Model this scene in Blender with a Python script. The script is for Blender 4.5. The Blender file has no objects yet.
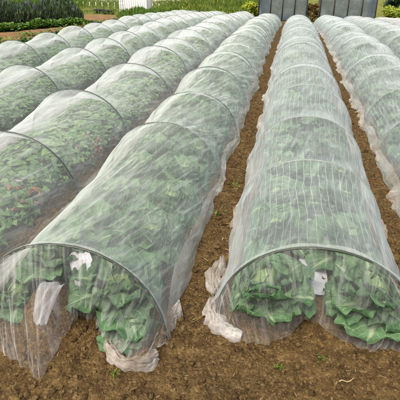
import bpy, math, random
from mathutils import Vector, Matrix, noise
R = math.radians
scene = bpy.context.scene
col = scene.collection

# ---------------------------------------------------------------- camera
cd = bpy.data.cameras.new('camera'); cam = bpy.data.objects.new('camera', cd); col.objects.link(cam)
Fv = Vector((-0.15893171, 0.87798435, -0.45153538)); Rv = Vector((0.98269096, 0.18476842, 0.0133833))
Fv.normalize(); Rv = (Rv - Fv*Rv.dot(Fv)).normalized(); Uv = Rv.cross(Fv)
M3 = Matrix((Rv, Uv, -Fv)).transposed()
cam.matrix_world = Matrix.Translation((0, 0, 1.65)) @ M3.to_4x4()
cd.sensor_width = 36; cd.lens = 458.6/400*36; cd.clip_start = .05; cd.clip_end = 2000
scene.camera = cam
# ---------------------------------------------------------------- light: bright overcast
SUN_EL, SUN_AZ = 58, 200
w = bpy.data.worlds.new("World"); scene.world = w; w.use_nodes = True
nt = w.node_tree; bg = nt.nodes['Background']
sky = nt.nodes.new('ShaderNodeTexSky'); sky.sky_type = 'NISHITA'; sky.sun_disc = False
sky.sun_elevation = R(SUN_EL); sky.sun_rotation = R(SUN_AZ); sky.dust_density = 6.0; sky.air_density = 0.8; sky.ozone_density = 0.0
nt.links.new(sky.outputs[0], bg.inputs[0]); bg.inputs[1].default_value = 0.15
sl = bpy.data.lights.new('sun', 'SUN'); sl.energy = 1.5; sl.angle = R(22); sl.color = (1, .95, .86)
sun = bpy.data.objects.new('sun', sl); col.objects.link(sun)
sd = Vector((math.sin(R(SUN_AZ))*math.cos(R(SUN_EL)), math.cos(R(SUN_AZ))*math.cos(R(SUN_EL)), math.sin(R(SUN_EL))))
sun.rotation_euler = sd.to_track_quat('Z', 'Y').to_euler()
scene.view_settings.view_transform = 'Standard'; scene.view_settings.look = 'None'
scene.view_settings.exposure = 0.72; scene.view_settings.gamma = 1
scene.render.engine = 'CYCLES'
cy = scene.cycles
cy.transparent_max_bounces = 24; cy.max_bounces = 5; cy.diffuse_bounces = 2; cy.transmission_bounces = 4
cy.use_denoising = True; cy.use_adaptive_sampling = True; cy.adaptive_threshold = .035

# ---------------------------------------------------------------- helpers
def sm(a, b, x):
    t = max(0., min(1., (x-a)/(b-a))); return t*t*(3-2*t)
def nz(x, y, z=0.): return noise.noise(Vector((x, y, z)))
def terrain(Y): return -.0031*(min(max(Y, 8), 24)-8)**2
PITCH = 1.17
ROWX = dict(y=-4.425, z=-3.255, a=-2.04, b=-.945, c=.255, d=1.45, e=2.6, f=3.85)
ROW_START = dict(y=3.5, z=2.9, a=1.6, b=1.66, c=1.97, d=2.1, e=3.0, f=5.0)
ROW_END = 23.2
def bed(x, y):
    b = 0
    for k, cx in ROWX.items():
        d = abs(x-cx)
        if d < .62:
            b = max(b, .075*(1-sm(.30, .52, d))*sm(ROW_START[k]-.25, ROW_START[k]+.12, y)*(1-sm(ROW_END, ROW_END+.6, y)))
    return b
def ground_z(x, y, fine=True):
    z = terrain(y)+bed(x, y)
    if fine and y < 30 and abs(x) < 14:
        f = 1.0 if y < 9 else .6
        z += f*(.026*nz(x*2.3, y*2.3, 3)+.022*nz(x*7, y*7, 1)+.020*abs(nz(x*17, y*17, 5)))
        if y < 8: z += .011*nz(x*38, y*38, 8)
    return z

def new_mesh(name, verts, faces, mat=None, parent=None, uvs=None, smooth=True, mats=None):
    me = bpy.data.meshes.new(name); me.from_pydata(verts, [], faces)
    if uvs is not None:
        ul = me.uv_layers.new(name='UVMap')
        flat = [c for f in faces for vi in f for c in uvs[vi]]
        ul.data.foreach_set('uv', flat)
    if smooth: me.polygons.foreach_set('use_smooth', [True]*len(me.polygons))
    o = bpy.data.objects.new(name, me); col.objects.link(o)
    if mat: me.materials.append(mat)
    if parent: o.parent = parent
    me.update(); return o
def tag(o, label=None, cat=None, group=None, kind=None):
    if label: o['label'] = label
    if cat: o['category'] = cat
    if group: o['group'] = group
    if kind: o['kind'] = kind
    return o
def empty(name, loc):
    o = bpy.data.objects.new(name, None); o.location = loc; o.empty_display_size = .1; col.objects.link(o); return o
def link_copy(o, parent=None):
    c = o.copy(); col.objects.link(c)
    if parent: c.parent = parent
    for ch in list(o.children): link_copy(ch, c)
    return c
def tube(pts, rad, n=8):
    V = []; F = []
    for i, p in enumerate(pts):
        p = Vector(p); a = Vector(pts[max(i-1, 0)]); b = Vector(pts[min(i+1, len(pts)-1)])
        t = (b-a).normalized(); u = t.cross(Vector((0, 1, .013))).normalized()
        if u.length < .1: u = t.cross(Vector((1, 0, 0))).normalized()
        v = t.cross(u); r = rad[i] if isinstance(rad, (list, tuple)) else rad
        for k in range(n):
            q = 2*math.pi*k/n; V.append(tuple(p+u*math.cos(q)*r+v*math.sin(q)*r))
    for i in range(len(pts)-1):
        for k in range(n): F.append((i*n+k, i*n+(k+1) % n, (i+1)*n+(k+1) % n, (i+1)*n+k))
    F.append(tuple(range(n))[::-1]); F.append(tuple(range((len(pts)-1)*n, len(pts)*n)))
    return V, F
def grid_faces(nu, nv, off=0):
    return [(off+i*nv+j, off+i*nv+j+1, off+(i+1)*nv+j+1, off+(i+1)*nv+j) for i in range(nu-1) for j in range(nv-1)]
def boxes(bs):
    V = []; F = []
    for (x0, x1, y0, y1, z0, z1) in bs:
        o = len(V); V += [(x, y, z) for x in (x0, x1) for y in (y0, y1) for z in (z0, z1)]
        F += [tuple(o+i for i in f) for f in ((0, 1, 3, 2), (4, 6, 7, 5), (0, 4, 5, 1), (2, 3, 7, 6), (0, 2, 6, 4), (1, 5, 7, 3))]
    return V, F

# ---------------------------------------------------------------- materials
class NT:
    def __init__(s, name):
        s.m = bpy.data.materials.new(name); s.m.use_nodes = True; s.t = s.m.node_tree
        s.t.nodes.clear(); s.out = s.n('ShaderNodeOutputMaterial')
    def n(s, ty, **kw):
        x = s.t.nodes.new(ty)
        for k, v in kw.items(): setattr(x, k, v)
        return x
    def l(s, a, b): s.t.links.new(a, b)
    def val(s, sock, v):
        if hasattr(v, 'links') or hasattr(v, 'is_output'): s.l(v, sock)
        else: sock.default_value = v
    def math(s, op, a, b=0., c=None):
        x = s.n('ShaderNodeMath', operation=op); s.val(x.inputs[0], a); s.val(x.inputs[1], b)
        if c is not None: s.val(x.inputs[2], c)
        return x.outputs[0]
    def noise(s, scale, vec=None, detail=3., rough=.5, out=0):
        x = s.n('ShaderNodeTexNoise'); x.inputs['Scale'].default_value = scale; x.inputs['Detail'].default_value = detail
        x.inputs['Roughness'].default_value = rough
        if vec is not None: s.l(vec, x.inputs['Vector'])
        return x.outputs[out]
    def ramp(s, fac, stops):
        x = s.n('ShaderNodeValToRGB'); s.val(x.inputs[0], fac); e = x.color_ramp.elements
        e[0].position, e[0].color = stops[0][0], (*stops[0][1], 1); e[1].position, e[1].color = stops[-1][0], (*stops[-1][1], 1)
        for p, c in stops[1:-1]: k = e.new(p); k.color = (*c, 1)
        return x.outputs[0]
    def mix(s, f, a, b):
        x = s.n('ShaderNodeMix', data_type='RGBA'); s.val(x.inputs[0], f)
        for i, v in ((6, a), (7, b)):
            if isinstance(v, tuple): x.inputs[i].default_value = (*v, 1)
            else: s.l(v, x.inputs[i])
        return x.outputs[2]
    def mr(s, v, a, b, c=0., d=1.):
        x = s.n('ShaderNodeMapRange'); s.val(x.inputs[0], v)
        for i, q in enumerate((a, b, c, d)): x.inputs[i+1].default_value = q
        return x.outputs[0]
    def bump(s, h, strength, dist):
        x = s.n('ShaderNodeBump'); s.l(h, x.inputs['Height']); x.inputs['Strength'].default_value = strength
        x.inputs['Distance'].default_value = dist; return x.outputs[0]
    def principled(s, color, rough=.6, spec=.3, normal=None, metal=0.):
        x = s.n('ShaderNodeBsdfPrincipled')
        if isinstance(color, tuple): x.inputs['Base Color'].default_value = (*color, 1)
        else: s.l(color, x.inputs['Base Color'])
        s.val(x.inputs['Roughness'], rough); x.inputs['Specular IOR Level'].default_value = spec
        x.inputs['Metallic'].default_value = metal
        if normal is not None: s.l(normal, x.inputs['Normal'])
        return x.outputs[0]
    def done(s, sh): s.l(sh, s.out.inputs[0]); return s.m

def soil_material(name='soil', clod=False):
    a = NT(name); tc = a.n('ShaderNodeTexCoord').outputs['Object']
    n1 = a.noise(1.3, tc, 5, .6); n2 = a.noise(14, tc, 6, .7); n3 = a.noise(70, tc, 4, .7)
    c = a.ramp(n2, [(.32, (.032, .019, .008)), (.45, (.085, .052, .018)), (.56, (.140, .090, .033)), (.72, (.26, .18, .072))])
    c = a.mix(a.mr(n1, .32, .68), c, a.ramp(n3, [(.32, (.028, .016, .006)), (.5, (.080, .049, .018)), (.70, (.20, .132, .052))]))
    # distant ground: orange earth path, yellow-green field, gravel road
    sx = a.n('ShaderNodeSeparateXYZ'); a.l(tc, sx.inputs[0]); X, Y = sx.outputs[0], sx.outputs[1]
    wob = a.math('MULTIPLY', a.math('SUBTRACT', a.noise(.35, tc, 4, .6), .5), 5.)
    earth = a.ramp(a.noise(3, tc, 5, .65), [(.3, (.16, .090, .038)), (.7, (.32, .20, .095))])
    m = a.mr(a.math('ADD', X, a.math('MULTIPLY', wob, .3)), -5.2, -5.7)
    c = a.mix(m, c, earth)
    field = a.ramp(a.noise(1.2, tc, 6, .7), [(.25, (.05, .085, .015)), (.45, (.13, .17, .03)), (.6, (.24, .20, .055)), (.78, (.33, .23, .10))])
    m2 = a.mr(a.math('ADD', Y, wob), 25.2, 26.4)
    c = a.mix(m2, c, field)
    m3 = a.mr(a.math('ADD', a.math('ADD', Y, a.math('MULTIPLY', X, .25)), a.math('MULTIPLY', wob, .25)), 32.2, 32.9)
    m4 = a.mr(X, -7, -9)
    c = a.mix(a.math('MULTIPLY', m3, m4), c, (.52, .46, .37))
    vo = a.n('ShaderNodeTexVoronoi'); vo.inputs['Scale'].default_value = 95; a.l(tc, vo.inputs['Vector'])
    if clod:
        ri = a.n('ShaderNodeNewGeometry').outputs['Random Per Island']
        c = a.mix(a.mr(ri, .45, 1., 0, .35), c, (.36, .25, .11)); c = a.mix(a.mr(ri, .25, 0., 0, .7), c, (.03, .017, .007))
    else:
        near = a.mr(Y, 9, 6); cc = a.n('ShaderNodeSeparateColor'); a.l(vo.outputs['Color'], cc.inputs[0])
        c = a.mix(a.math('MULTIPLY', a.mr(cc.outputs[0], .70, 1., 0, .45), near), c, (.30, .20, .085)); c = a.mix(a.math('MULTIPLY', a.mr(cc.outputs[1], .72, 1., 0, .5), near), c, (.035, .02, .008))
    h = a.math('ADD', a.math('MULTIPLY', n2, .6), a.math('MULTIPLY', n3, .5))
    h = a.math('SUBTRACT', h, a.math('MULTIPLY', vo.outputs['Distance'], .22))
    return a.done(a.principled(c, .93, .15, a.bump(h, 1., .03)))

def net_material(name, base, thread=.3, streak=.5, tint=(.80, .83, .82), dirt=.0, streak_angle=25, trans=.45):
    """Woven insect netting: open weave, so it lets through less the more obliquely a ray crosses it."""
    a = NT(name)
    uv = a.n('ShaderNodeUVMap', uv_map='UVMap').outputs[0]
    tc = a.n('ShaderNodeTexCoord').outputs['Object']
    geo = a.n('ShaderNodeNewGeometry')
    dot = a.n('ShaderNodeVectorMath', operation='DOT_PRODUCT'); a.l(geo.outputs['Normal'], dot.inputs[0]); a.l(geo.outputs['Incoming'], dot.inputs[1])
    c = a.math('MAXIMUM', a.math('ABSOLUTE', dot.outputs['Value']), .16)
    sx = a.n('ShaderNodeSeparateXYZ'); a.l(uv, sx.inputs[0]); U, V = sx.outputs[0], sx.outputs[1]
    wv = a.math('MULTIPLY', a.math('SUBTRACT', a.noise(2.2, tc, 2, .5), .5), .05)
    def lines(q, sp, wd):
        f = a.math('ABSOLUTE', a.math('SUBTRACT', a.math('FRACT', a.math('DIVIDE', a.math('ADD', q, wv), sp)), .5))
        return a.mr(f, wd*.45, wd*1.15, 1., 0.)
    fadeA = a.mr(a.noise(1.6, tc, 4, .6), .38, .62); fadeB = a.mr(a.noise(2.7, tc, 4, .6, 0), .42, .62)
    t1 = a.math('MULTIPLY', lines(U, .046, .036), a.mr(fadeA, 0, 1, .15, 1))
    t2 = a.math('MULTIPLY', a.math('MULTIPLY', lines(V, .052, .030), fadeB), .45)
    th = a.math('MULTIPLY', a.math('MAXIMUM', t1, t2), thread)
    # drawn-tight creases: folded cloth is denser
    def streaks(ang, su, sv, lo, hi):
        mp = a.n('ShaderNodeMapping'); mp.inputs['Rotation'].default_value = (0, 0, R(ang)); mp.inputs['Scale'].default_value = (1, 1, 1)
        a.l(uv, mp.inputs[0]); m2 = a.n('ShaderNodeMapping'); m2.inputs['Scale'].default_value = (su, sv, 1); a.l(mp.outputs[0], m2.inputs[0])
        x = a.n('ShaderNodeTexNoise'); x.inputs['Scale'].default_value = 1; x.inputs['Detail'].default_value = 4; x.inputs['Roughness'].default_value = .65
        x.inputs['Distortion'].default_value = .5; a.l(m2.outputs[0], x.inputs['Vector']); return a.mr(x.outputs[0], lo, hi), x.outputs[0]
    s1, h1 = streaks(streak_angle, 26 if name != 'insect_net_end' else 48, 2.2, .50, .74); s2, h2 = streaks(-streak_angle*1.3+8, 34, 2.6, .54, .78)
    soft = a.mr(a.noise(2.0, tc, 3, .5), .35, .7)
    st = a.math('MULTIPLY', a.math('ADD', a.math('MULTIPLY', s1, .7), a.math('MULTIPLY', s2, .22)), streak)
    al = a.math('ADD', a.math('ADD', a.math('MULTIPLY', soft, base*.35), base*.85), a.math('ADD', th, a.math('MULTIPLY', st, .3)))
    al = a.math('MULTIPLY', al, a.mr(a.noise(5, tc, 5, .7), .3, .7, .72, 1.25))
    al = a.math('MINIMUM', al, .93)
    fac = a.math('SUBTRACT', 1., a.math('POWER', a.math('SUBTRACT', 1., al), a.math('DIVIDE', 1., c)))
    bmp = a.bump(a.math('ADD', h1, h2), .5, .015)
    colr = a.mix(a.math('MULTIPLY', a.mr(a.noise(3.5, tc, 5, .65), .38, .66), dirt), tint, (.30, .225, .13))
    d = a.n('ShaderNodeBsdfDiffuse'); a.l(colr, d.inputs[0]); a.l(bmp, d.inputs['Normal'])
    tl = a.n('ShaderNodeBsdfTranslucent'); a.l(colr, tl.inputs[0]); a.l(bmp, tl.inputs['Normal'])
    mx = a.n('ShaderNodeMixShader'); mx.inputs[0].default_value = trans; a.l(d.outputs[0], mx.inputs[1]); a.l(tl.outputs[0], mx.inputs[2])
    tr = a.n('ShaderNodeBsdfTransparent'); m2 = a.n('ShaderNodeMixShader'); a.l(fac, m2.inputs[0]); a.l(tr.outputs[0], m2.inputs[1]); a.l(mx.outputs[0], m2.inputs[2])
    return a.done(m2.outputs[0])

def leaf_material(name, dark, light, vein, rough=.5, spec=.35, transl=.25, veins=True, hue_noise=5.):
    a = NT(name); geo = a.n('ShaderNodeNewGeometry')
    tc = a.n('ShaderNodeTexCoord').outputs['Object']; oi = a.n('ShaderNodeObjectInfo').outputs['Random']
    f = a.math('ADD', a.math('MULTIPLY', geo.outputs['Random Per Island'], .6), a.math('MULTIPLY', a.noise(hue_noise, tc, 3), .5))
    f = a.math('ADD', f, a.math('MULTIPLY', a.math('SUBTRACT', oi, .5), .25))
    c = a.mix(a.mr(f, .2, .95), dark, light)
    nrm = None
    if veins:
        uv = a.n('ShaderNodeUVMap', uv_map='UVMap').outputs[0]
        sx = a.n('ShaderNodeSeparateXYZ'); a.l(uv, sx.inputs[0]); U, V = sx.outputs[0], sx.outputs[1]   # U across -1..1, V along 0..1
        au = a.math('ABSOLUTE', U)
        mid = a.mr(au, .03, .11, 1., 0.)
        q = a.math('SUBTRACT', a.math('MULTIPLY', V, 7.), a.math('MULTIPLY', a.math('POWER', au, .8), 3.2))
        q = a.math('ADD', q, a.math('MULTIPLY', a.noise(6, uv, 2), .8))
        side = a.math('ABSOLUTE', a.math('SUBTRACT', a.math('FRACT', q), .5))
        sv = a.math('MULTIPLY', a.mr(side, .02, .10, 1., 0.), a.mr(au, .2, 1., .8, .25))
        net = a.n('ShaderNodeTexVoronoi', feature='DISTANCE_TO_EDGE'); net.inputs['Scale'].default_value = 9; a.l(uv, net.inputs['Vector'])
        nv = a.mr(net.outputs['Distance'], .01, .06, .3, 0.)
        vv = a.math('MAXIMUM', a.math('MAXIMUM', mid, sv), nv)
        c = a.mix(a.math('MULTIPLY', vv, .75), c, vein)
        nrm = a.bump(a.math('ADD', vv, a.noise(40, uv, 2)), .5, .006)
    p = a.principled(c, rough, spec, nrm)
    tl = a.n('ShaderNodeBsdfTranslucent'); a.l(c, tl.inputs[0])
    mx = a.n('ShaderNodeMixShader'); mx.inputs[0].default_value = transl; a.l(p, mx.inputs[1]); a.l(tl.outputs[0], mx.inputs[2])
    return a.done(mx.outputs[0])
def plain(name, colr, rough=.6, spec=.3, var=.15, scale=8., metal=0.):
    a = NT(name); tc = a.n('ShaderNodeTexCoord').outputs['Object']; n = a.noise(scale, tc, 5, .6)
    c = a.mix(a.mr(n, .3, .7), tuple(v*(1-var) for v in colr), tuple(min(1, v*(1+var)) for v in colr))
    return a.done(a.principled(c, rough, spec, a.bump(n, .3, .004), metal))

SOIL = soil_material(); CLOD = soil_material('soil_clod', True)
NET = net_material('insect_net', .132, .28, .5, tint=(.74, .82, .80), streak_angle=10)
NET_LOOSE = net_material('insect_net_loose', .135, .08, 1.0, tint=(.76, .84, .77), streak_angle=17)
NET_FAR = net_material('insect_net_fine', .145, .04, .85, tint=(.80, .85, .83), streak_angle=16)
NET_END = net_material('insect_net_end', .075, .03, 1.15, tint=(.80, .82, .80), streak_angle=6)
SKIRT = net_material('net_hem', .36, .0, 1.3, tint=(.60, .59, .54), dirt=.9, streak_angle=70, trans=.3)
BUNCH = net_material('net_bunched', .26, .05, 1.7, tint=(.80, .79, .75), dirt=.7, streak_angle=20, trans=.35)
FOLDED = net_material('net_folded', .15, .10, 1.6, tint=(.60, .63, .64), trans=.3)
BAND = net_material('net_band', .22, .1, .8, tint=(.66, .70, .62))
HOOP = plain('hoop_fibreglass', (.040, .050, .036), .45, .4)
HOOP_PALE = plain('hoop_pale', (.17, .19, .16), .5, .4)
def film_mat():
    a = NT('mulch_film'); tc = a.n('ShaderNodeTexCoord').outputs['Object']
    c = a.mix(a.mr(a.noise(9, tc, 6, .7), .48, .66, 0, .8), (.40, .42, .45), (.16, .10, .05))
    return a.done(a.principled(c, .4, .45, a.bump(a.noise(22, tc, 5, .6), .6, .012)))
FILM = film_mat()
CAB = leaf_material('cabbage_leaf', (.040, .110, .048), (.125, .245, .105), (.34, .44, .26))
CABIN = leaf_material('cabbage_heart', (.13, .24, .08), (.21, .33, .12), (.45, .54, .30))
BRO = leaf_material('leafy_crop', (.055, .135, .042), (.24, .38, .13), (.34, .45, .24), veins=False)
REDL = leaf_material('red_leaf', (.20, .085, .04), (.30, .15, .07), (.5, .3, .2), veins=False)
DRYL = leaf_material('yellow_leaf', (.28, .25, .05), (.42, .36, .10), (.5, .45, .2), veins=False)
STRAW = plain('straw', (.34, .25, .13), .8, .1, .3, 20)

# ---------------------------------------------------------------- ground
def steps(vals):
    out = [vals[0][0]]
    for (a, b, s0, s1) in vals:
        x = out[-1]
        while x < b-1e-6:
            t = (x-a)/(b-a); x = min(b, x+s0+(s1-s0)*t); out.append(x)
    return out
ys = steps([(-30, .9, 6, .5), (.9, 3.2, .012, .02), (3.2, 9, .02, .06), (9, 30, .07, .5), (30, 60, .6, 2), (60, 900, 10, 120)])
xs = steps([(-1000, -60, 150, 40), (-60, -12, 8, 1), (-12, -3, .4, .07), (-3, -1.3, .06, .02), (-1.3, 1.4, .013, .013), (1.4, 5, .03, .1), (5, 12, .2, 1), (12, 60, 2, 8), (60, 1000, 40, 150)])
GV = [(x, y, ground_z(x, y)) for x in xs for y in ys]
ground = new_mesh('ground', GV, grid_faces(len(xs), len(ys)), SOIL)
tag(ground, kind='structure')

# clods, crumbs and straw: uncountable
rnd = random.Random(5)
import bmesh
def ico_template(sub, seed):
    bm = bmesh.new(); bmesh.ops.create_icosphere(bm, subdivisions=sub, radius=1)
    V = []
    for v in bm.verts:
        d = 1+.55*nz(v.co.x*1.4+seed, v.co.y*1.4, v.co.z*1.4)+.40*nz(v.co.x*3.3, v.co.y*3.3+seed, v.co.z*3.3)
        V.append(v.co*d)
    F = [tuple(v.index for v in f.verts) for f in bm.faces]; bm.free(); return V, F
tpl = [ico_template(2, i*7.3) for i in range(6)]; tps = [ico_template(1, i*3.1) for i in range(6)]
V = []; F = []
def clod(x, y, r, t):
    o = len(V); z = ground_z(x, y)+r*.25; q = Matrix.Rotation(rnd.uniform(0, 6.3), 3, 'Z') @ Matrix.Rotation(rnd.uniform(0, 6.3), 3, 'X')
    sc = Vector((rnd.uniform(.7, 1.2), rnd.uniform(.7, 1.2), rnd.uniform(.5, .8)))*r
    for v in t[0]:
        p = q @ v; V.append((x+p.x*sc.x, y+p.y*sc.y, z+p.z*sc.z))
    F.extend(tuple(o+i for i in f) for f in t[1])
for _ in range(5200):
    y = rnd.uniform(1.15, 2.3); x = rnd.uniform(-1.4, 1.0)
    r = min(.024, .0036*math.exp(rnd.gauss(0, .62)) + .0005)
    clod(x, y, r, tpl[rnd.randrange(6)] if r > .010 else tps[rnd.randrange(6)])
for lo, hi in ((-.43, -.27), (.77, .95), (-1.56, -1.4), (-.43, -.27)):
    for _ in range(800):
        y = 1.7+7*rnd.random()**1.5; x = rnd.uniform(lo, hi); r = min(.025, .0045*math.exp(rnd.gauss(0, .6)))
        clod(x, y, r, tps[rnd.randrange(6)])
tag(new_mesh('soil_clods', V, F, CLOD), kind='stuff', label='loose brown soil crumbs and clods over the ground')
V = []; F = []
def chip(x, y, L, W):
    o = len(V); z = ground_z(x, y)+.006; a = rnd.uniform(0, 6.3); dx, dy = math.cos(a), math.sin(a); t = rnd.uniform(-.25, .25)
    for s in (0, .5, 1):
        bend = .05*L*math.sin(s*3.14)
        for k in (-1, 1):
            V.append((x+dx*L*s-dy*(W*k+bend), y+dy*L*s+dx*(W*k+bend), z+t*L*(s-.5)+.004*abs(k)+.003))
    for i in range(2): F.append((o+2*i, o+2*i+1, o+2*i+3, o+2*i+2))
for _ in range(130):
    y = rnd.uniform(1.15, 2.1); x = rnd.uniform(-1.3, .9); chip(x, y, rnd.uniform(.006, .028), rnd.uniform(.0006, .0013))
for _ in range(110):
    y = rnd.uniform(1.8, 7); x = rnd.choice((-.35, .86, -1.47))+rnd.uniform(-.07, .07); chip(x, y, rnd.uniform(.01, .04), rnd.uniform(.001, .003))
tag(new_mesh('straw_bits', V, F, STRAW, smooth=False), kind='stuff', label='dry straw bits on the soil')
# one clear dry twig in the foreground
tw = [(.36+.012*i, 1.545+.004*math.sin(i*1.3)+.007*i, ground_z(.36+.012*i, 1.545+.007*i)+.012+.004*math.sin(i)) for i in range(7)]
tv, tf = tube(tw, [.0025, .003, .003, .0035, .0035, .003, .002], 6)
tag(new_mesh('dry_twig', tv, tf, STRAW), 'short pale dry twig lying on bare soil in front of the right tunnel', 'twig')

# ---------------------------------------------------------------- plants
def leaf_grid(L, W, e0, e1, az, cup, ruf, seed, nu=9, nv=10, stem=.12, base=(0, 0, 0)):
    V = []; UV = []; rr = random.Random(seed)
    ph1, ph2 = rr.uniform(0, 6), rr.uniform(0, 6); k1 = rr.uniform(9, 14)
    px, pz = 0., 0.; pts = [(0, 0, e0)]
    for j in range(1, nv):
        s = j/(nv-1); e = e0+(e1-e0)*s**1.3; px += math.cos(e)*L/(nv-1); pz += math.sin(e)*L/(nv-1); pts.append((px, pz, e))
    ca, sa = math.cos(az), math.sin(az)
    for j, (x, z, e) in enumerate(pts):
        s = j/(nv-1)
        wd = W*(stem*(1-s)+(max(0., math.sin(math.pi*min(1, max(0., (s-.10)/.9))**.78))**.60 if s > .10 else 0))
        wd = max(wd, .004)
        for i in range(nu):
            t = -1+2*i/(nu-1)
            lat = wd*t*(1+.09*math.sin(k1*s*1.7+ph1+t*2)+(.07*nz(s*16, seed, t) if nu > 8 else 0))
            n = cup*t*t*wd + ruf*abs(t)**2.5*(math.sin(k1*s*2+ph1+(3 if t > 0 else 0))+.5*math.sin(k1*3.7*s+ph2)) + .30*ruf*math.sin(9*t+6*s+ph2) + .35*ruf*nz(t*3+seed, s*7, ph1) + (.24*ruf*abs(t)**3*math.sin(k1*5.5*s+t*3+ph1) if nu > 15 else 0)
            xx = x-math.sin(e)*n; zz = z+math.cos(e)*n
            V.append((base[0]+ca*xx-sa*lat, base[1]+sa*xx+ca*lat, base[2]+zz)); UV.append((t, s))
    F = [(j*nu+i, j*nu+i+1, (j+1)*nu+i+1, (j+1)*nu+i) for j in range(nv-1) for i in range(nu-1)]
    return V, F, UV
def merge(parts):
    V = []; F = []; UV = []
    for v, f, u in parts:
        o = len(V); V += v; UV += u; F += [tuple(o+i for i in q) for q in f]
    return V, F, UV
def cabbage_leaves(seed, n=13, hi=False, S=1.):
    rr = random.Random(seed); out = []
    for i in range(n):
        k = i/(n-1); az = i*2.399+rr.uniform(-.3, .3)
        if hi:
            L = S*(.31-.10*k)*rr.uniform(.9, 1.1); W = S*(.135-.035*k)*rr.uniform(.9, 1.15)
            e0 = R(12+62*k+rr.uniform(-6, 6)); e1 = R(-38+95*k+rr.uniform(-12, 12)); cup, ruf = .12+.30*k, .015*S
        else:
            L = S*(.27-.07*k)*rr.uniform(.85, 1.15); W = S*(.145-.035*k)*rr.uniform(.9, 1.15)
            if k < .35: L *= 1.2
            e0 = R(10+70*k+rr.uniform(-8, 8)); e1 = R(-30+80*k+rr.uniform(-18, 18)); cup, ruf = .25+.35*k, .016*S
        out.append(leaf_grid(L, W, e0, e1, az, cup, ruf, seed*50+i, 21 if hi else 11, 40 if hi else 12, .16, (0, 0, .03)))
    return out
def cabbage_heart(seed, S=1.):
    rr = random.Random(seed+99); out = []
    for i in range(7):
        az = i*2.399; out.append(leaf_grid(S*.17, S*.10, R(62+3*i), R(118+6*i), az, .75, .005, seed*70+i, 9, 9, .4, (math.cos(az)*.035*S, math.sin(az)*.035*S, .04)))
    return out
def leafy(seed, n=44, S=1.):
    rr = random.Random(seed); out = []
    for i in range(n):
        k = rr.random(); az = rr.uniform(0, 6.3); h = rr.uniform(.0, .27)*S; r0 = .20*math.sqrt(rr.random())*S
        out.append(leaf_grid(S*rr.uniform(.055, .115), S*rr.uniform(.016, .034), R(rr.uniform(5, 75)), R(rr.uniform(-70, 45)), az, .6, .010, seed*90+i, 5, 6, .15,
                             (math.cos(az)*r0, math.sin(az)*r0, h)))
    return out
HID = (0, -200, 0)
def dome(V, rx, rz):
    out = []
    for x, y, z in V:
        k = math.sqrt((x*x+y*y)/rx**2+(max(z, 0)/rz)**2)/(1+.30*nz(x*9, y*9, z*9+rx*50))
        if k > .9: g = (.9+.1*math.tanh((k-.9)*1.5))/k; x, y, z = x*g, y*g, z*g
        out.append((x, y, z))
    return out
OFF = dict(cabbage=.235, leafy_plant=.25)
def fit_side(V, kind, side):
    """leaves lean against the inside of the net on their own side"""
    off, rz = OFF[kind], (.405 if kind == 'cabbage' else .345); out = []
    for x, y, z in V:
        X = x+side*off; k = math.sqrt((X/(.462 if kind == 'cabbage' else .49))**2+((max(z, 0)+.07)/rz)**2)/(1+.10*(nz(x*7, y*7, z*7+side)-.3))
        if k > .88: g = (.88+.10*math.tanh((k-.88)*1.4))/k; X *= g; z = (z+.07)*g-.07
        out.append((X-side*off, y, max(z, -.045)))
    return out
def proto(kind, seed, side):
    if kind == 'cabbage':
        root = empty('cabbage', HID); v, f, u = merge(cabbage_leaves(seed, 15, False, 1.12)); new_mesh('outer_leaves', fit_side(v, kind, side), f, CAB, root, u)
        v, f, u = merge(cabbage_heart(seed)); new_mesh('heart', fit_side(v, kind, side), f, CABIN, root, u)
    else:
        v, f, u = merge(leafy(seed, 135, 1.15)); root = new_mesh(kind, fit_side(v, kind, side), f, BRO, None, u)
    return root
def full_cabbage(loc, seed, S, rot, label, n=12, row='c'):
    root = empty('cabbage', loc); root.rotation_euler = (0, 0, rot); m = Matrix.Rotation(rot, 3, 'Z'); mi = m.transposed(); L = Vector(loc)
    cx, y0 = ROWX[row], (1.74 if row == 'c' else 1.50)
    def fit(V):
        out = []
        for v in V:
            p = m @ Vector(v)+L; k = math.sqrt(((p.x-cx)/.465)**2+(max(p.z, 0)/.465)**2)
            if k > .9: g = (.9+.1*math.tanh((k-.9)*2))/k; p.x = cx+(p.x-cx)*g; p.z *= g
            if p.y < y0+.05: p.y = y0+.05-.05*math.tanh((y0+.05-p.y)/.05)
            if row == 'c':
                d = p.x-.285; sgn = 1 if L.x > .285 else -1; d *= sgn
                if d < .06: p.x = .285+sgn*(.06-.045*math.tanh((.06-d)/.045))
            p.z = max(p.z, ground_z(p.x, p.y, False)+.01)
            out.append(tuple(mi @ (p-L)))
        return out
    for v, f, u in cabbage_leaves(seed, n, True, S): new_mesh('leaf', fit(v), f, CAB, root, u)
    v, f, u = merge(cabbage_heart(seed, S)); new_mesh('heart', fit(v), f, CABIN, root, u)
    return tag(root, label, 'cabbage', 'cabbages at the tunnel mouths')

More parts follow.
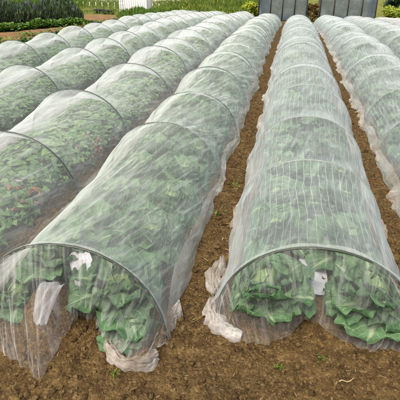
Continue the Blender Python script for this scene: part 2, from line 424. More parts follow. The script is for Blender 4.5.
# foreground plants
SP = {}
gz = lambda x, y: ground_z(x, y, False)
full_cabbage((-.015, 1.945, gz(0, 2.1)+.005), 11, 1.17, .4, 'big green cabbage on the left side of the right-hand tunnel mouth', 15)
full_cabbage((.55, 1.98, gz(.5, 2.1)+.01), 12, 1.18, 2.2, 'large spreading cabbage on the right side of the right-hand tunnel mouth', 16)
full_cabbage((-1.15, 2.00, gz(-1.1, 2.1)+.02), 13, 1.22, 1.1, 'ragged cabbage behind the end net, left side of the near left tunnel', 15, 'b')
full_cabbage((-.74, 1.82, gz(-.7, 1.9)+.02), 14, 1.12, 3.0, 'cabbage with drooping leaves, right side of the near left tunnel mouth', 15, 'b')
full_cabbage((-.64, 1.66, .0), 17, .66, 4.4, 'small drooping cabbage low beside the bunched net end of the near left tunnel', 9, 'b')
full_cabbage((-1.29, 1.74, .0), 18, .8, .2, 'small low cabbage at the far left edge behind the end net', 10, 'b')

proto_seeds = {(k, sd): [proto(k, s, sd) for s in ss] for sd in (-1, 1) for k, ss in (('cabbage', (21+sd*4, 22+sd*4, 23+sd*4, 24+sd*4)), ('leafy_plant', (37+sd*3, 38+sd*3, 39+sd*3)))}
used = set()
rowword = dict(y='outermost tunnel on the left', z='second tunnel from the left', a='third tunnel from the left',
               b='near left tunnel', c='front right-hand tunnel', d='tunnel at the right edge', e='second tunnel from the right', f='outermost tunnel on the right')
def put(kind, row, side, y, S):
    x = ROWX[row]+side*OFF[kind]; L = proto_seeds[kind, side]; i = rnd.randrange(len(L)); p = L[i]
    if (kind, side, i) in used: o = link_copy(p)
    else: used.add((kind, side, i)); o = p
    o.location = (x, y, gz(x, y)); o.rotation_euler = (0, 0, 0); o.scale = (1, rnd.choice((-1, 1))*rnd.uniform(.92, 1.12), S)
    short = 'cabbage' if kind == 'cabbage' else 'leafy crop plant'
    tag(o, '%s growing under the net of the %s' % ('green cabbage' if kind == 'cabbage' else 'leafy crop plant', rowword[row]), 'cabbage' if kind == 'cabbage' else 'plant',
        '%ss under the net of the %s' % (short, rowword[row].split(',')[0]))
    SP.setdefault(row, []).append((x, y))
for row, y0 in (('b', 2.36), ('c', 2.56), ('d', 2.3), ('e', 6.0)):
    k = 0; y = y0
    while y < 22.8:
        for s in (-1, 1):
            put('cabbage', row, s, y+rnd.uniform(-.05, .05), rnd.uniform(.86, 1.0))
        y += .47 if y < 10 else .68
for row, y0 in (('a', 2.0), ('z', 4.3), ('y', 5.8)):
    y = y0
    while y < 22.8:
        for s in (-1, 1):
            put('leafy_plant', row, s, y+rnd.uniform(-.06, .06), rnd.uniform(.66, 1.04))
        y += .38 if y < 9 else .6
for x, y, s, m, w_ in ((-1.80, 2.62, 1.0, REDL, 'red leafy plant under the net of the third tunnel, near its front'), (-1.72, 3.72, .7, REDL, 'red leafy plant farther back under the net of the third tunnel from the left')):
    v, f, u = merge(leafy(int(x*100+900), 26, s)); o = new_mesh('leafy_plant', dome(v, .19, .27), f, m, None, u); o.location = (x, y, gz(x, y)); tag(o, w_, 'plant')

# ---------------------------------------------------------------- mulch film on the beds
def mulch(row, y0, y1, label):
    cx = ROWX[row]; V = []; F = []; nx = 29; ny = int((min(y1, 9)-y0)/.028)+1
    yy = [y0+(min(y1, 9)-y0)*i/(ny-1) for i in range(ny)]
    y = 9.
    while y < y1: y += .12; yy.append(y)
    for y in yy:
        for i in range(nx):
            x = cx+(-1+2*i/(nx-1))*(.075+dict(b=.10, c=.13, d=.16, a=.16, z=.16)[row]*sm(y0+.35, y0+.8, y)+.02*nz(y*4, i*.01, 3)); fr = sm(y0+.15, y0, y)
            V.append((x, y+fr*.06*nz(x*9, row == 'c' and 2 or 5), gz(x, y)+.028+.010*nz(x*8, y*8, 4)+.006*nz(x*25, y*25, 9)))
    pl = SP.get(row, [])
    for j in range(len(yy)-1):
        near = [p for p in pl if abs(p[1]-yy[j]) < .1]
        for i in range(nx-1):
            x = cx-.37+.74*(i+.5)/(nx-1); y = (yy[j]+yy[j+1])/2
            if any((p[0]-x)**2+(p[1]-y)**2 < .0028 for p in near): continue
            F.append((j*nx+i, j*nx+i+1, (j+1)*nx+i+1, (j+1)*nx+i))
    return tag(new_mesh('mulch_film', V, F, FILM), label, 'mulch film', 'pale plastic films on the beds')
mulch('b', 1.98, 23, 'pale plastic mulch film along the bed inside the near left tunnel')
mulch('c', 2.06, 23, 'pale plastic mulch film between the cabbages of the front right-hand tunnel')
mulch('d', 2.2, 23, 'pale plastic mulch film on the bed inside the tunnel at the right edge')
mulch('a', 1.7, 23, 'pale plastic mulch film with planting holes inside the third tunnel from the left')
mulch('z', 3.2, 23, 'pale plastic mulch film inside the second tunnel from the left')
# torn scraps of the film standing up at the mouths
def strip_scrap(label, ctr, w, mat=None):
    """crumpled strip along a 3-D centre line"""
    V = []; n = len(ctr); m = 9
    for i, (p, wd) in enumerate(zip(ctr, w)):
        for k in range(m):
            t = -1+2*k/(m-1)
            V.append((p[0]+t*wd, p[1]+.02*nz(i*.9, k*.8, 3)+.01*math.sin(k*2.1+i), p[2]+.022*nz(i*.7, k*.6, 7)))
    o = new_mesh('film_scrap', V, grid_faces(n, m), mat or FILM, None, [(v[0]*2, v[1]*2) for v in V])
    md = o.modifiers.new('s', 'SOLIDIFY'); md.thickness = .0015
    md = o.modifiers.new('u', 'SUBSURF'); md.levels = md.render_levels = 1
    return tag(o, label, 'plastic film')
strip_scrap('torn flap of white plastic film standing between the cabbages behind the left end net',
            [(-.955, 1.74, .12), (-.95, 1.76, .15), (-.945, 1.78, .20), (-.94, 1.80, .25), (-.955, 1.83, .29), (-.97, 1.87, .32)], [.025, .035, .03, .06, .07, .045])
strip_scrap('white plastic film folded over the soil mound behind the left end net',
            [(-1.035, 1.50, .13), (-1.035, 1.55, .20), (-1.035, 1.61, .245), (-1.04, 1.67, .25), (-1.045, 1.72, .22)], [.035, .05, .06, .06, .055], FOLDED)
# soil mound inside the left tunnel mouth
V = []; n = 34
for i in range(n):
    for j in range(n):
        u, v = -1+2*i/(n-1), -1+2*j/(n-1); r = math.hypot(u, v)
        h = .19*(1-sm(.1, 1.0, r)); x = -1.06+u*.21; y = 1.66+v*.24
        V.append((x, y, ground_z(x, y, False)-.02+h+.016*nz(x*12, y*12, 2)+.01*nz(x*30, y*30)))
tag(new_mesh('soil_mound', V, grid_faces(n, n), SOIL), 'small mound of brown soil inside the mouth of the near left tunnel', 'soil mound')

# ---------------------------------------------------------------- tunnels
def section(P, phi, y, q, seed, sag):
    """point of the cover at arc angle phi (0 left .. pi right), q = 0 at a hoop, 1 mid-bay"""
    c, s = math.cos(phi), math.sin(phi)
    a = P['a']*(1-.045*q*P['tight']); H = P['H']*(1-sag*q)
    x = -a*math.copysign(abs(c)**P.get('pw', .96), c); z = H*abs(s)**P.get('pw', .96)
    return x, z
def build_tunnel(key, P, label):
    cx = ROWX[key]; hoops = P['hoops']; rr = random.Random(ord(key)); sd = ord(key)*1.7
    root = empty('row_tunnel', (cx, hoops[0], 0)); tag(root, label, 'crop tunnel', 'netting tunnels over the crop rows')
    ox, oy = cx, hoops[0]
    jit = [(rr.uniform(-.02, .02), rr.uniform(-.03, .03)*(1 if i else 0), rr.uniform(-.03, .03)*P.get('jit', 1)) for i in range(len(hoops))]
    hj = [(0 if i == 0 else j[0], 0 if i == 0 else j[1]*.5, 0 if i == 0 else j[2]) for i, j in enumerate(jit)]
    def hoop_local(i, phi, grow=0.):
        c, s = math.cos(phi), math.sin(phi); a, H = P['a']+grow, P['H']+grow+hj[i][2]
        pw = P.get('pw', .96)
        x = hj[i][0]-a*math.copysign(abs(c)**pw, c); z = H*abs(s)**pw
        return x, hj[i][1]+.10*hj[i][0]*c, z
    # hoops
    for i, Y in enumerate(hoops):
        n = 40 if Y < 7 else 20; first = i == 0
        pts = []
        for k in range(n+1):
            phi = math.pi*k/n; x, dy, z = hoop_local(i, phi, -.004)
            pts.append((x, Y-oy+dy, terrain(Y)+z-(.02 if k in (0, n) else 0)))
        r = .0068 if first else .0075
        v, f = tube(pts, r, 8 if Y < 8 else 6)
        new_mesh('hoop', v, f, HOOP if first or P.get('darkhoop') else HOOP_PALE, root)
    # cover
    V = []; UV = []; rows = 0; ph_n = P.get('nphi', 64)
    svals = []
    y_prev = 0
    if P.get('lead'):                                   # net already running on before the first hoop in view
        pass
    for b in range(len(hoops)-1):
        Y0, Y1 = hoops[b], hoops[b+1]; d = .018 if Y0 < 4 else .03 if Y0 < 7 else .06 if Y0 < 12 else .1
        n = max(8, int((Y1-Y0)/d))
        for i in range(n): svals.append((b, i/n))
    svals.append((len(hoops)-2, 1.))
    wr = P['wrinkle']
    for (b, u) in svals:
        Y = hoops[b]+(hoops[b+1]-hoops[b])*u
        bay = hoops[b+1]-hoops[b]
        uu = u**.68; q = (4*uu*(1-uu))**.8; sag = min(.31 if P['sag'] > .2 else .19, P['sag']*(bay/1.2)*(1+.35*math.sin(b*2.3+sd)))
        for k in range(ph_n+1):
            phi = math.pi*k/ph_n
            x0, d0, z0 = hoop_local(b, phi); x1, d1, z1 = hoop_local(b+1, phi)
            x = x0+(x1-x0)*u; z = z0+(z1-z0)*u; dy = d0+(d1-d0)*u
            s = math.sin(phi)
            z *= 1-sag*q*(.55+.45*s); x *= 1-.11*q*P['tight']*(.35+.65*s)
            # creases running from the hoop feet up and along
            side = 1 if phi < math.pi/2 else -1
            arc = phi*P['a']
            sl_ = side*Y*(2.2 if P['sag'] > .15 else .8); f1 = nz(arc*8+sl_+sd, Y*1.5, 2); f2 = nz(arc*15-sl_*1.6, Y*2.6, sd)
            f3 = nz(Y*2.6, arc*2.6, sd+5)
            edge = .25+.75*min(1, q*1.8)
            disp = wr*edge*(.9*(1-2*abs(f1))*.5+.5*f2)+.020*edge*f3*P.get('lump', 1)
            # leaves pushing against the net
            low = 1-min(1, s*1.6)
            disp += low*.018*nz(Y*5, arc*5+3, sd)
            nx, nz_ = -math.cos(phi), s
            xx, zz = x+nx*disp, z+nz_*disp
            if low > 0: xx += -math.copysign(low*low*.03*(1+nz(Y*3, side*4, sd)), math.cos(phi))
            V.append((xx, Y-oy+dy+.3*disp, terrain(Y)+max(.012, zz))); UV.append((arc+.002*nz(Y*4, arc*3), Y))
    new_mesh('net_cover', V, grid_faces(len(svals), ph_n+1), P['mat'], root, UV)
    # hem on both sides: crumpled skirt lying on the soil
    for sgn in (-1, 1):
        V = []; UV = []; m = 11; Y = hoops[0]-.02; n = 0
        while Y < hoops[-1]:
            step = .016 if Y < 4 else .03 if Y < 8 else .1
            out = (.008+.050*(.35+nz(Y*2.1, sgn*3, sd)+.8*nz(Y*6, sgn, sd+2)+.4*nz(Y*15, sgn, sd)))*P.get('skirt', 1); out = max(.006, out); hb = min(abs(Y-h_) for h_ in hoops); pin = 1-.085*P['tight']*sm(.05, .45, hb)
            hgt = .045+.06*nz(Y*1.7, sgn*7, sd+1)
            for j in range(m):
                t = j/(m-1)
                x = P['a']*pin+.008+out*t**1.1-.028*(1-t)*max(0, 1-t*2)+.018*nz(Y*7, j*.25, sd+sgn)*(t*(1.6-t))*1.2+.004*nz(Y*20, j*.4, sd)
                z = hgt*(1-t)**1.8+.022*t*(1-t)*2*(.5+nz(Y*6, j*.4, sd+9))+.007*abs(nz(Y*14, j*.9, 4))
                xw = cx+sgn*x
                V.append((sgn*x, Y-oy, ground_z(xw, Y, Y < 9)+z+.006-(.012 if j == m-1 else 0))); UV.append((t*.3, Y))
            Y += step; n += 1
        new_mesh('skirt', V, grid_faces(n, m), SKIRT, root, UV)
    return root, hoop_local

def hoop_list(start, spacing=1.12):
    L = list(start)
    while L[-1]+spacing < ROW_END: L.append(L[-1]+spacing*(1+.06*math.sin(len(L)*2.7)))
    return L
tun = {}
common = dict(a=.5, H=.495, tight=1., jit=1.)
tun['c'] = build_tunnel('c', dict(common, hoops=hoop_list([1.88, 3.04, 4.06, 5.38, 6.55, 7.65, 8.75, 9.7]), sag=.115, wrinkle=.012, mat=NET, nphi=80, lump=.7),
    'checked white netting tunnel right of the centre furrow, two big cabbages in its mouth')
tun['b'] = build_tunnel('b', dict(common, hoops=hoop_list([1.66, 3.55, 4.72, 5.95, 7.3]), a=.485, sag=.17, wrinkle=.019, mat=NET_LOOSE, nphi=80, skirt=.35, lump=1.3, darkhoop=1),
    'wrinkled netting tunnel left of the centre furrow, its end net gathered in a pale bunch')
tun['d'] = build_tunnel('d', dict(common, hoops=hoop_list([1.0, 2.15, 3.3, 4.5, 5.6, 6.75]), sag=.16, wrinkle=.016, mat=NET, nphi=64, skirt=1.3),
    'white netting tunnel cut off by the right edge, next to the front right-hand tunnel')
tun['a'] = build_tunnel('a', dict({k: v for k, v in common.items() if k not in ('a', 'H', 'tight')}, hoops=hoop_list([1.55, 2.95, 4.25, 5.95, 7.2, 8.4, 9.5], 1.15), H=.54, a=.54, tight=.5, sag=.27, wrinkle=.014, mat=NET_FAR, nphi=64, darkhoop=1, skirt=.4),
    'humped netting tunnel third from the left with leafy crop and some red leaves inside')
tun['z'] = build_tunnel('z', dict(common, hoops=hoop_list([2.4, 3.85, 5.35, 6.95, 8.1, 9.2], 1.1), H=.53, sag=.29, wrinkle=.014, mat=NET_FAR, nphi=48, darkhoop=1),
    'humped white netting tunnel second from the left, leafy crop showing low inside')
tun['y'] = build_tunnel('y', dict(common, hoops=hoop_list([3.0, 4.4, 5.8, 7.15, 8.3, 9.5], 1.15), H=.53, sag=.31, wrinkle=.012, mat=NET_FAR, nphi=40, darkhoop=1),
    'outermost white netting tunnel on the left, beside the dark green plants and dirt path')
tun['e'] = build_tunnel('e', dict(common, hoops=hoop_list([3.0, 4.2, 5.4, 6.6], 1.15), sag=.17, wrinkle=.014, mat=NET, nphi=48),
    'white netting tunnel in the upper right, second from the right side')
tun['f'] = build_tunnel('f', dict(common, hoops=hoop_list([6.0, 7.2, 8.4], 1.2), sag=.12, wrinkle=.014, mat=NET_FAR, nphi=40),
    'outermost white netting tunnel on the right, only its far hump in view beside yellow-green bush')

# end nets hanging in the two mouths
def end_net(key, a, H, hem, nph=90, nr=36, bulge=.05, seed=1., mat=None):
    root, hl = tun[key]; oy = root.location.y; cx = root.location.x; V = []; UV = []
    for i in range(nph+1):
        phi = math.pi*i/nph; x0, dy, z0 = hl(0, phi, .002)
        hx, hy, hz = hem(i/nph)
        for j in range(nr+1):
            r = j/nr; e = r**1.1
            x = x0+(hx-x0)*e; y = dy+(hy)*e; z = z0+(hz-z0)*e
            f = nz(i*.22+seed, r*1.2, seed)+.5*nz(i*.6, r*2, seed+3)
            amp = .026*math.sin(math.pi*min(1, r*.75+.1))*(1+r)
            f += .35*(1-2*abs(nz(i*.35+r*3, r*4, seed+7)))
            y -= bulge*math.sin(math.pi*r)*math.sin(phi)+amp*f*1.3
            x += .4*amp*f
            V.append((x, y, max(z, ground_z(cx+x, oy+y, False)+.008))); UV.append((i/nph*1.2, r*.5))
    # closing back sheet at both far ends not needed: the far end is hidden by the cover itself
    return new_mesh('end_net', V, grid_faces(nph+1, nr+1), mat or NET_END, root, UV)
def lerp_list(L, t):
    for (t0, a), (t1, b) in zip(L, L[1:]):
        if t <= t1: f = (t-t0)/(t1-t0); return tuple(p+(q-p)*f for p, q in zip(a, b))
    return L[-1][1]
HC = [(0, (-.49, 0, .01)), (.08, (-.46, -.13, .02)), (.22, (-.31, -.17, .015)), (.33, (-.20, -.15, .02)), (.40, (-.13, -.10, .04)), (.47, (-.05, -.01, .075)),
      (.54, (.02, -.01, .06)), (.62, (.10, -.06, .03)), (.75, (.24, -.11, .03)), (.9, (.40, -.08, .02)), (1, (.49, 0, .01))]
end_net('c', .5, .495, lambda t: lerp_list(HC, t), seed=2.3, bulge=.03)
HB = [(0, (-.49, 0, .01)), (.10, (-.44, -.12, .015)), (.25, (-.26, -.24, .01)), (.38, (-.06, -.33, .01)), (.45, (.0, -.34, .01)), (.50, (.0, -.10, .02)), (.58, (.03, .0, .07)),
      (.68, (.12, -.02, .09)), (.78, (.22, -.12, .04)), (.9, (.38, -.19, .02)), (1, (.49, 0, .01))]
end_net('b', .49, .495, lambda t: lerp_list(HB, t), bulge=.04, seed=5.1, nph=150)

# pale hem band of the cover folded round the front hoops
for key, wd in (('c', .045), ('b', .020)):
    root, hl = tun[key]; V = []; UV = []; n = 90
    for i in range(n+1):
        phi = math.pi*i/n
        for j in range(5):
            x, dy, z = hl(0, phi, .005+.003*nz(i*.3, j)); V.append((x, dy+.002+wd*j/4*(.75+.9*nz(i*.09, 3))*(.35+.65*i/n), max(z, .012))); UV.append((i/n*1.5, j*.01))
    new_mesh('hem_band', V, grid_faces(n+1, 5), BAND, root, UV)

# bunched net ends on the soil
def bunch(key, path, wid, seed, hgt=.035):
    """loose end of the net lying in folds along a path on the soil"""
    root, hl = tun[key]; V = []; UV = []; F = []; P = [Vector(p) for p in path]
    def at(t):
        q = t*(len(P)-1); i = min(int(q), len(P)-2); f = q-i; return P[i].lerp(P[i+1], f)
    def sm_at(t): return (at(max(0, t-.06))+at(t)*2+at(min(1, t+.06)))/4
    for layer in range(2):
        n = 120; m = 40; o = len(V); sd2 = seed+layer*11.3
        for i in range(n+1):
            t = i/n; c = sm_at(t); d = (sm_at(min(1, t+.03))-sm_at(max(0, t-.03))).normalized(); sv = Vector((-d.y, d.x, 0)).normalized()
            wl = wid*(.55+.9*max(0, .5+nz(t*4, sd2, 1)))*(.35+.65*math.sin(math.pi*min(1, max(.06, t)))**.5)
            for k in range(m+1):
                u = -1+2*k/m; e = 1-abs(u)**2.5
                ragged = 1+.45*nz(t*6, u*1.2+sd2, 4)+.10*nz(t*20, u, sd2)
                lat = u*wl*ragged+.012*nz(t*5, u*4, sd2+6)
                ridge = 1-abs(nz(u*2.6+sd2, t*1.5+u*.8, sd2))*2.4; ridge2 = 1-abs(nz(u*5.0, t*3.4+u, sd2+4))*2.2
                h = hgt*e*(.25+.75*max(0, ridge))+hgt*.38*e*max(0, ridge2)+.002*nz(u*9, t*24, sd2)
                p = c+sv*lat
                z = ground_z(p.x, p.y)+.005+max(0, h)+layer*.010+max(0, c.z-.03)*e
                V.append((p.x-root.location.x, p.y-root.location.y, z)); UV.append((lat, t*.5))
        F += grid_faces(n+1, m+1, o)
    return new_mesh('gathered_end', V, F, BUNCH, root, UV)
bunch('b', [(-.72, 1.54, .03), (-.685, 1.49, .03), (-.62, 1.455, .03), (-.55, 1.45, .035), (-.495, 1.475, .04), (-.47, 1.53, .045)], .024, 1.3, .040)
bunch('c', [(-.29, 1.97, .05), (-.27, 1.88, .035), (-.225, 1.80, .03), (-.16, 1.75, .03), (-.09, 1.735, .03)], .036, 4.1, .032)
bunch('c', [(-.265, 2.02, .04), (-.30, 2.12, .03), (-.305, 2.22, .04), (-.27, 2.36, .06)], .034, 6.0, .035)
bunch('b', [(-.475, 1.70, .03), (-.46, 1.80, .03), (-.45, 1.90, .04)], .028, 7.7, .03)

# a leaf poking out from under the net
def loose_leaf(x, y, L, W, az, e0, e1, seed, label, mat=CAB, z=.03):
    v, f, u = leaf_grid(L, W, R(e0), R(e1), az, .2, .008, seed, 11, 12, .2)
    o = new_mesh('cabbage_leaf', v, f, mat, None, u); o.location = (x, y, gz(x, y)+z)
    return tag(o, label, 'leaf')
loose_leaf(.50, 1.98, .20, .055, R(-88), -2, -22, 5, 'green cabbage leaf poking out onto the soil from under the right tunnel net', z=.08)

# ---------------------------------------------------------------- background planting
def leaf_mass(name, spots, n, mat, label=None, kind=None, cat=None, seed=1, group=None):
    """spots: list of (x, y, rx, ry, h, leaf, upright)"""
    rr = random.Random(seed); V = []; F = []
    tot = sum(s[2]*s[3]*s[4]**.5 for s in spots)
    for (x, y, rx, ry, h, lf, up) in spots:
        for _ in range(max(6, int(n*rx*ry*h**.5/tot))):
            a = rr.uniform(0, 6.3); r = math.sqrt(rr.random()); px, py = x+rx*r*math.cos(a), y+ry*r*math.sin(a)
            top = h*(1-.55*r*r)*(.75+.5*(.5+nz(px*2.2, py*2.2, seed)))
            z = terrain(py)+top*rr.random()**.55
            s = lf*rr.uniform(.6, 1.4); az = rr.uniform(0, 6.3)
            if up: d = Vector((rr.gauss(0, .22), rr.gauss(0, .22), 1)).normalized(); wv = Vector((math.cos(az), math.sin(az), 0))*s*.12; d = d*s
            else: d = Vector((math.cos(az), math.sin(az), rr.uniform(-.3, .9))).normalized()*s; wv = Vector((-math.sin(az), math.cos(az), rr.uniform(-.4, .4)))*s*.35
            p = Vector((px, py, z)); o = len(V)
            V += [tuple(p-wv*.4), tuple(p+d*.5-wv), tuple(p+d), tuple(p+d*.5+wv)]; F.append((o, o+1, o+2, o+3))
    o = new_mesh(name, V, F, mat, None, None, smooth=False)
    return tag(o, label, cat, group, kind)
G_DARK = leaf_material('leaf_dark', (.022, .055, .014), (.070, .135, .034), (0, 0, 0), veins=False)
G_HERB = leaf_material('herb_leaf', (.038, .075, .026), (.11, .165, .065), (0, 0, 0), veins=False)
G_BRIGHT = leaf_material('leaf_bright', (.055, .13, .015), (.13, .23, .03), (0, 0, 0), veins=False)
G_YEL = leaf_material('leaf_yellow_green', (.16, .23, .015), (.42, .46, .04), (0, 0, 0), veins=False)
G_GRASS = leaf_material('grass_blade', (.07, .14, .015), (.22, .28, .045), (0, 0, 0), veins=False, hue_noise=.6)
G_PURP = leaf_material('purple_spike', (.10, .11, .13), (.21, .21, .24), (0, 0, 0), veins=False)
G_RUST = leaf_material('leaf_rust', (.10, .07, .02), (.22, .13, .04), (0, 0, 0), veins=False)
G_FLOW = leaf_material('yellow_flower', (.55, .42, .03), (.75, .6, .08), (0, 0, 0), veins=False)

def line_spots(p0, p1, n, rx, ry, h, lf, up, jit=.1, seed=1):
    rr = random.Random(seed); out = []
    for i in range(n):
        t = i/(n-1); out.append((p0[0]+(p1[0]-p0[0])*t+rr.uniform(-jit, jit), p0[1]+(p1[1]-p0[1])*t+rr.uniform(-jit, jit), rx, ry, h*rr.uniform(.75, 1.2), lf, up))
    return out
tall = []
for k in range(3): tall += line_spots((-10.2-k*.55, 13.2+k*.3), (-8.3-k*.55, 17.8+k*.3), 14, .36, .36, .56, .20, True, .15, k)
leaf_mass('tall_herbs', tall, 26000, G_HERB, 'tall grey-green bushy herb bed beyond the dirt path', 'stuff', seed=3)
leaf_mass('purple_flowers', [(a, b, c, d, e*1.10, .13, True) for (a, b, c, d, e, f, g) in tall], 9000, G_PURP, 'muted purple flower spikes over the tall herbs', 'stuff', seed=4)
leaf_mass('low_crop_row', line_spots((-8.6, 11.4), (-7.3, 16.4), 30, .26, .26, .20, .10, False, .06, 7), 10000, G_BRIGHT, 'low bright green crop row along the dirt path', 'stuff', seed=5)
leaf_mass('weed_strip', line_spots((-5.45, 7.5), (-5.5, 22.5), 60, .33, .34, .24, .09, False, .1, 9)+line_spots((-5.8, 14), (-6.2, 22.5), 30, .25, .3, .2, .09, False, .2, 10), 24000, G_DARK,
          'strip of dark leafy plants beside the outermost left tunnel', 'stuff', seed=6)
leaf_mass('weeds', line_spots((-6.5, 10), (-6.7, 21), 40, .3, .3, .12, .09, False, .35, 11)+line_spots((-6.4, 10), (-6.4, 21), 20, .3, .3, .06, .06, False, .35, 12), 1300, G_GRASS, 'sparse yellowish weeds along the edge of the dirt path', 'stuff', seed=7)
rr = random.Random(8)
gr = [(rr.uniform(-7.4, -2.2), rr.uniform(24.6, 37), .7, .7, rr.uniform(.3, .6), .17, True) for _ in range(110)]
leaf_mass('meadow_grass', gr, 60000, G_GRASS, 'bright green tall meadow grass beyond the far tunnel ends', 'stuff', seed=9)
leaf_mass('meadow_flowers', gr, 1800, G_FLOW, 'small yellow flowers among the meadow grass', 'stuff', seed=10)
leaf_mass('grass_bank', [(rr.uniform(-8.4, -5.2), rr.uniform(23.4, 26), .5, .5, .40, .15, True) for _ in range(40)], 18000, G_BRIGHT, 'dark grassy bank in front of the white slatted pen', 'stuff', seed=12)
leaf_mass('field_growth', [(rr.uniform(-24, -9), rr.uniform(26.5, 37), .9, .6, rr.uniform(.1, .25), .12, True) for _ in range(130)], 26000, G_GRASS, 'patchy yellowish field growth in the upper left', 'stuff', seed=13)
leaf_mass('far_green', [(rr.uniform(-30, -14), rr.uniform(29, 32), .9, .5, .5, .25, True) for _ in range(50)], 6000, G_BRIGHT, 'green crop band far off in the upper left', 'stuff', seed=14)

def shrub(name, x, y, rx, h, n, mat, lf, label, seed):
    root = empty(name, (x, y, terrain(y))); rr = random.Random(seed); V = []; F = []
    cl = [(rr.uniform(-.8, .8)*rx, rr.uniform(-.6, .6)*rx, rr.uniform(.3, .9)*h, rr.uniform(.25, .45)*rx) for _ in range(16)]
    for _ in range(n):
        c = rr.choice(cl); d = Vector((rr.gauss(0, 1), rr.gauss(0, 1), rr.gauss(0, .8))).normalized()*c[3]*rr.uniform(.5, 1.05)
        p = Vector(c[:3])+d
        if p.z < .03: p.z = .03+rr.random()*.1
        s = lf*rr.uniform(.6, 1.4); u = Vector((rr.gauss(0, 1), rr.gauss(0, 1), rr.gauss(0, .5))).normalized()*s; v = u.orthogonal().normalized()*s*.4; o = len(V)
        V += [tuple(p), tuple(p+u*.5-v), tuple(p+u), tuple(p+u*.5+v)]; F.append((o, o+1, o+2, o+3))
    new_mesh('foliage', V, F, mat, root, smooth=False)
    V = []; F = []
    for k in range(7):
        a = rr.uniform(0, 6.3); e = rr.choice(cl)
        v, f = tube([(math.cos(a)*.05, math.sin(a)*.05, -.05), (e[0]*.4, e[1]*.4, e[2]*.5), (e[0], e[1], e[2])], [.02, .013, .006], 5)
        o = len(V); V += v; F += [tuple(o+i for i in q) for q in f]
    new_mesh('branches', V, F, STRAW, root)
    return tag(root, label, 'shrub')
shrub('yellow_green_shrub', 5.35, 26.6, .75, .75, 3200, G_YEL, .10, 'bright yellow-green shrub right of the right-hand dark shed', 1)
shrub('yellow_green_shrub', 6.6, 26.8, .8, .6, 2800, G_YEL, .10, 'yellow-green shrub at the right edge, behind the far tunnel hump', 2)
shrub('dark_shrub', 5.6, 28.6, .9, 1.5, 3800, G_DARK, .12, 'tall dark green shrub behind the yellow-green ones by the shed', 3)
shrub('dark_shrub', 7.3, 28.9, 1.0, 1.7, 4000, G_DARK, .12, 'tall dark green shrub at the top right corner', 4)
shrub('rusty_shrub', 1.05, 26.4, .32, .9, 1500, G_RUST, .08, 'brownish green shrub in the gap between the two dark sheds', 5)
shrub('yellow_green_shrub', -2.2, 26.6, .42, .85, 1800, G_YEL, .10, 'yellow-green shrub touching the left side of the left dark shed', 6)

# ---------------------------------------------------------------- net sheds
def shed_mat():
    a = NT('shade_cloth'); tc = a.n('ShaderNodeTexCoord').outputs['Object']
    c = a.ramp(a.noise(2.2, tc, 5, .6), [(.3, (.035, .05, .065)), (.5, (.065, .09, .115)), (.72, (.14, .17, .20))])
    d = a.principled(c, .55, .35, a.bump(a.noise(7, tc, 3), .3, .02)); tr = a.n('ShaderNodeBsdfTransparent')
    m = a.n('ShaderNodeMixShader'); m.inputs[0].default_value = .80; a.l(tr.outputs[0], m.inputs[1]); a.l(d, m.inputs[2]); return a.done(m.outputs[0])
CLOTH = shed_mat(); FRAME = plain('dark_frame', (.03, .033, .035), .6, .3); WHITE = plain('white_paint', (.72, .72, .70), .6, .3, .12, 6)
def shed(x0, x1, y, label, nb=5, lean=.12):
    root = empty('net_shed', ((x0+x1)/2, y, terrain(y))); W = (x1-x0)/2; D = 3.0; H = 2.1
    nx = 26; V = []; UVs = None
    for i in range(nx+1):
        for j in range(11):
            z = H*j/10; x = -W+2*W*i/nx; V.append((x, .02*math.sin(i*1.3)*math.sin(j*.6)+z*lean, z+.02))
    new_mesh('front_panel', V, grid_faces(nx+1, 11), CLOTH, root)
    for s in (-1, 1):
        V = [(s*W, t*D+z*lean*(1-t), z+.02) for t in (0, .5, 1) for z in (0, H/2, H)]
        new_mesh('side_panel', V, grid_faces(3, 3), CLOTH, root)
    V = [(x, t*D+H*lean*(1-t), H+.03+.25*math.sin(math.pi*t)) for x in (-W, 0, W) for t in (0, .25, .5, .75, 1)]
    new_mesh('roof', V, grid_faces(3, 5), CLOTH, root)
    for i in range(nb+1):
        x = -W+2*W*i/nb; v, f = tube([(x, -.04, -.1), (x, H*lean-.04, H+.05)], .028, 6); new_mesh('post', v, f, FRAME, root)
    for z in (.06, H): v, f = tube([(-W, z*lean-.05, z), (W, z*lean-.05, z)], .022, 6); new_mesh('rail', v, f, FRAME, root)
    return tag(root, label, 'shed', 'dark net sheds behind the tunnels')
shed(-1.75, .72, 26.0, 'dark blue-grey net shed with thin posts, behind the centre tunnels, left of the gap', 4)
shed(1.40, 4.15, 26.2, 'dark blue-grey net shed with thin posts, right of the gap with the brown shrub', 4)
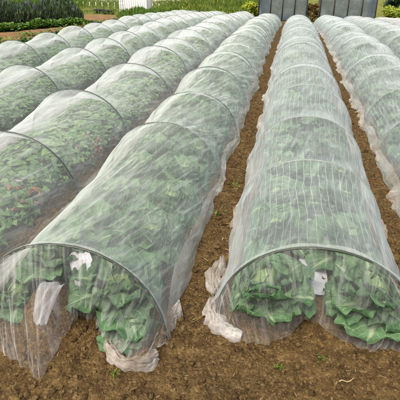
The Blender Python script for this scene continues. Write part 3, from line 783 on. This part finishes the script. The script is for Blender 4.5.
# white slatted pen
root = empty('slatted_pen', (-8.95, 27.0, terrain(27))); tag(root, 'white slatted pen standing on the grass beyond the far left tunnels', 'pen')
bs = [(-.78+i*.13, -.72+i*.13, -.02, .02, 0, .95) for i in range(13)]; v, f = boxes(bs); new_mesh('front_slats', v, f, WHITE, root, smooth=False)
for sx_ in (-.80, .84):
    bs = [(sx_-.02, sx_+.02, .1+i*.15, .17+i*.15, 0, .95) for i in range(6)]; v, f = boxes(bs); new_mesh('side_slats', v, f, WHITE, root, smooth=False)
for z in (.12, .55, .90): v, f = boxes([(-.82, .86, .021, .045, z, z+.07)]); new_mesh('rail', v, f, WHITE, root, smooth=False)
v, f = boxes([(-.76, .80, .6, .63, 0, .9)]); new_mesh('back_board', v, f, WHITE, root, smooth=False)
# dark pallets stacked beside it
for k, (x, y) in enumerate(((-10.35, 26.8), (-11.0, 27.1))):
    v, f = boxes([(-.28, .28, -.2+i*.1, -.14+i*.1, .20, .23) for i in range(5)]+[(-.27, -.21, -.2, .25, .02, .20), (.21, .27, -.2, .25, .02, .20), (-.03, .03, -.2, .25, .02, .20)])
    o = new_mesh('dark_crate', v, f, FRAME, smooth=False); o.location = (x, y, terrain(y)); tag(o, ['dark open crate on the dirt beside the white slatted pen', 'dark open crate farther left of the white pen'][k], 'crate')
v, f = boxes([(-.02, .02, -.02, .02, -.05, .32), (-.03, .03, -.03, .03, .32, .36)])
first = None
for i in range(16):
    x = -14.3+i*.42; y = 30.5+.02*i
    o = new_mesh('marker_stake', v, f, WHITE, smooth=False) if first is None else first.copy()
    if first is None: first = o
    else: col.objects.link(o)
    o.location = (x, y, terrain(y)); tag(o, 'short white stake in the line of stakes across the yellowish field', 'stake', 'white stakes across the far field')

# a few tiny weed sprigs in the foreground
for k, (x, y, lab) in enumerate(((-.62, 1.39, 'tiny green weed sprig in front of the bunched net end'), (.10, 1.60, 'tiny weed sprig on bare soil in front of the right tunnel, left one'),
                                 (.29, 1.66, 'tiny weed sprig on bare soil near the right tunnel net hem'), (-.38, 2.95, 'small green weed in the furrow between the two front tunnels'),
                                 (-.33, 3.5, 'small weed farther up the furrow between the two front tunnels'))):
    v, f, u = merge(leafy(60+k, 9, .10 if k < 3 else .22)); o = new_mesh('weed_sprig', v, f, G_GRASS, None, u); o.location = (x, y, ground_z(x, y)); tag(o, lab, 'weed')
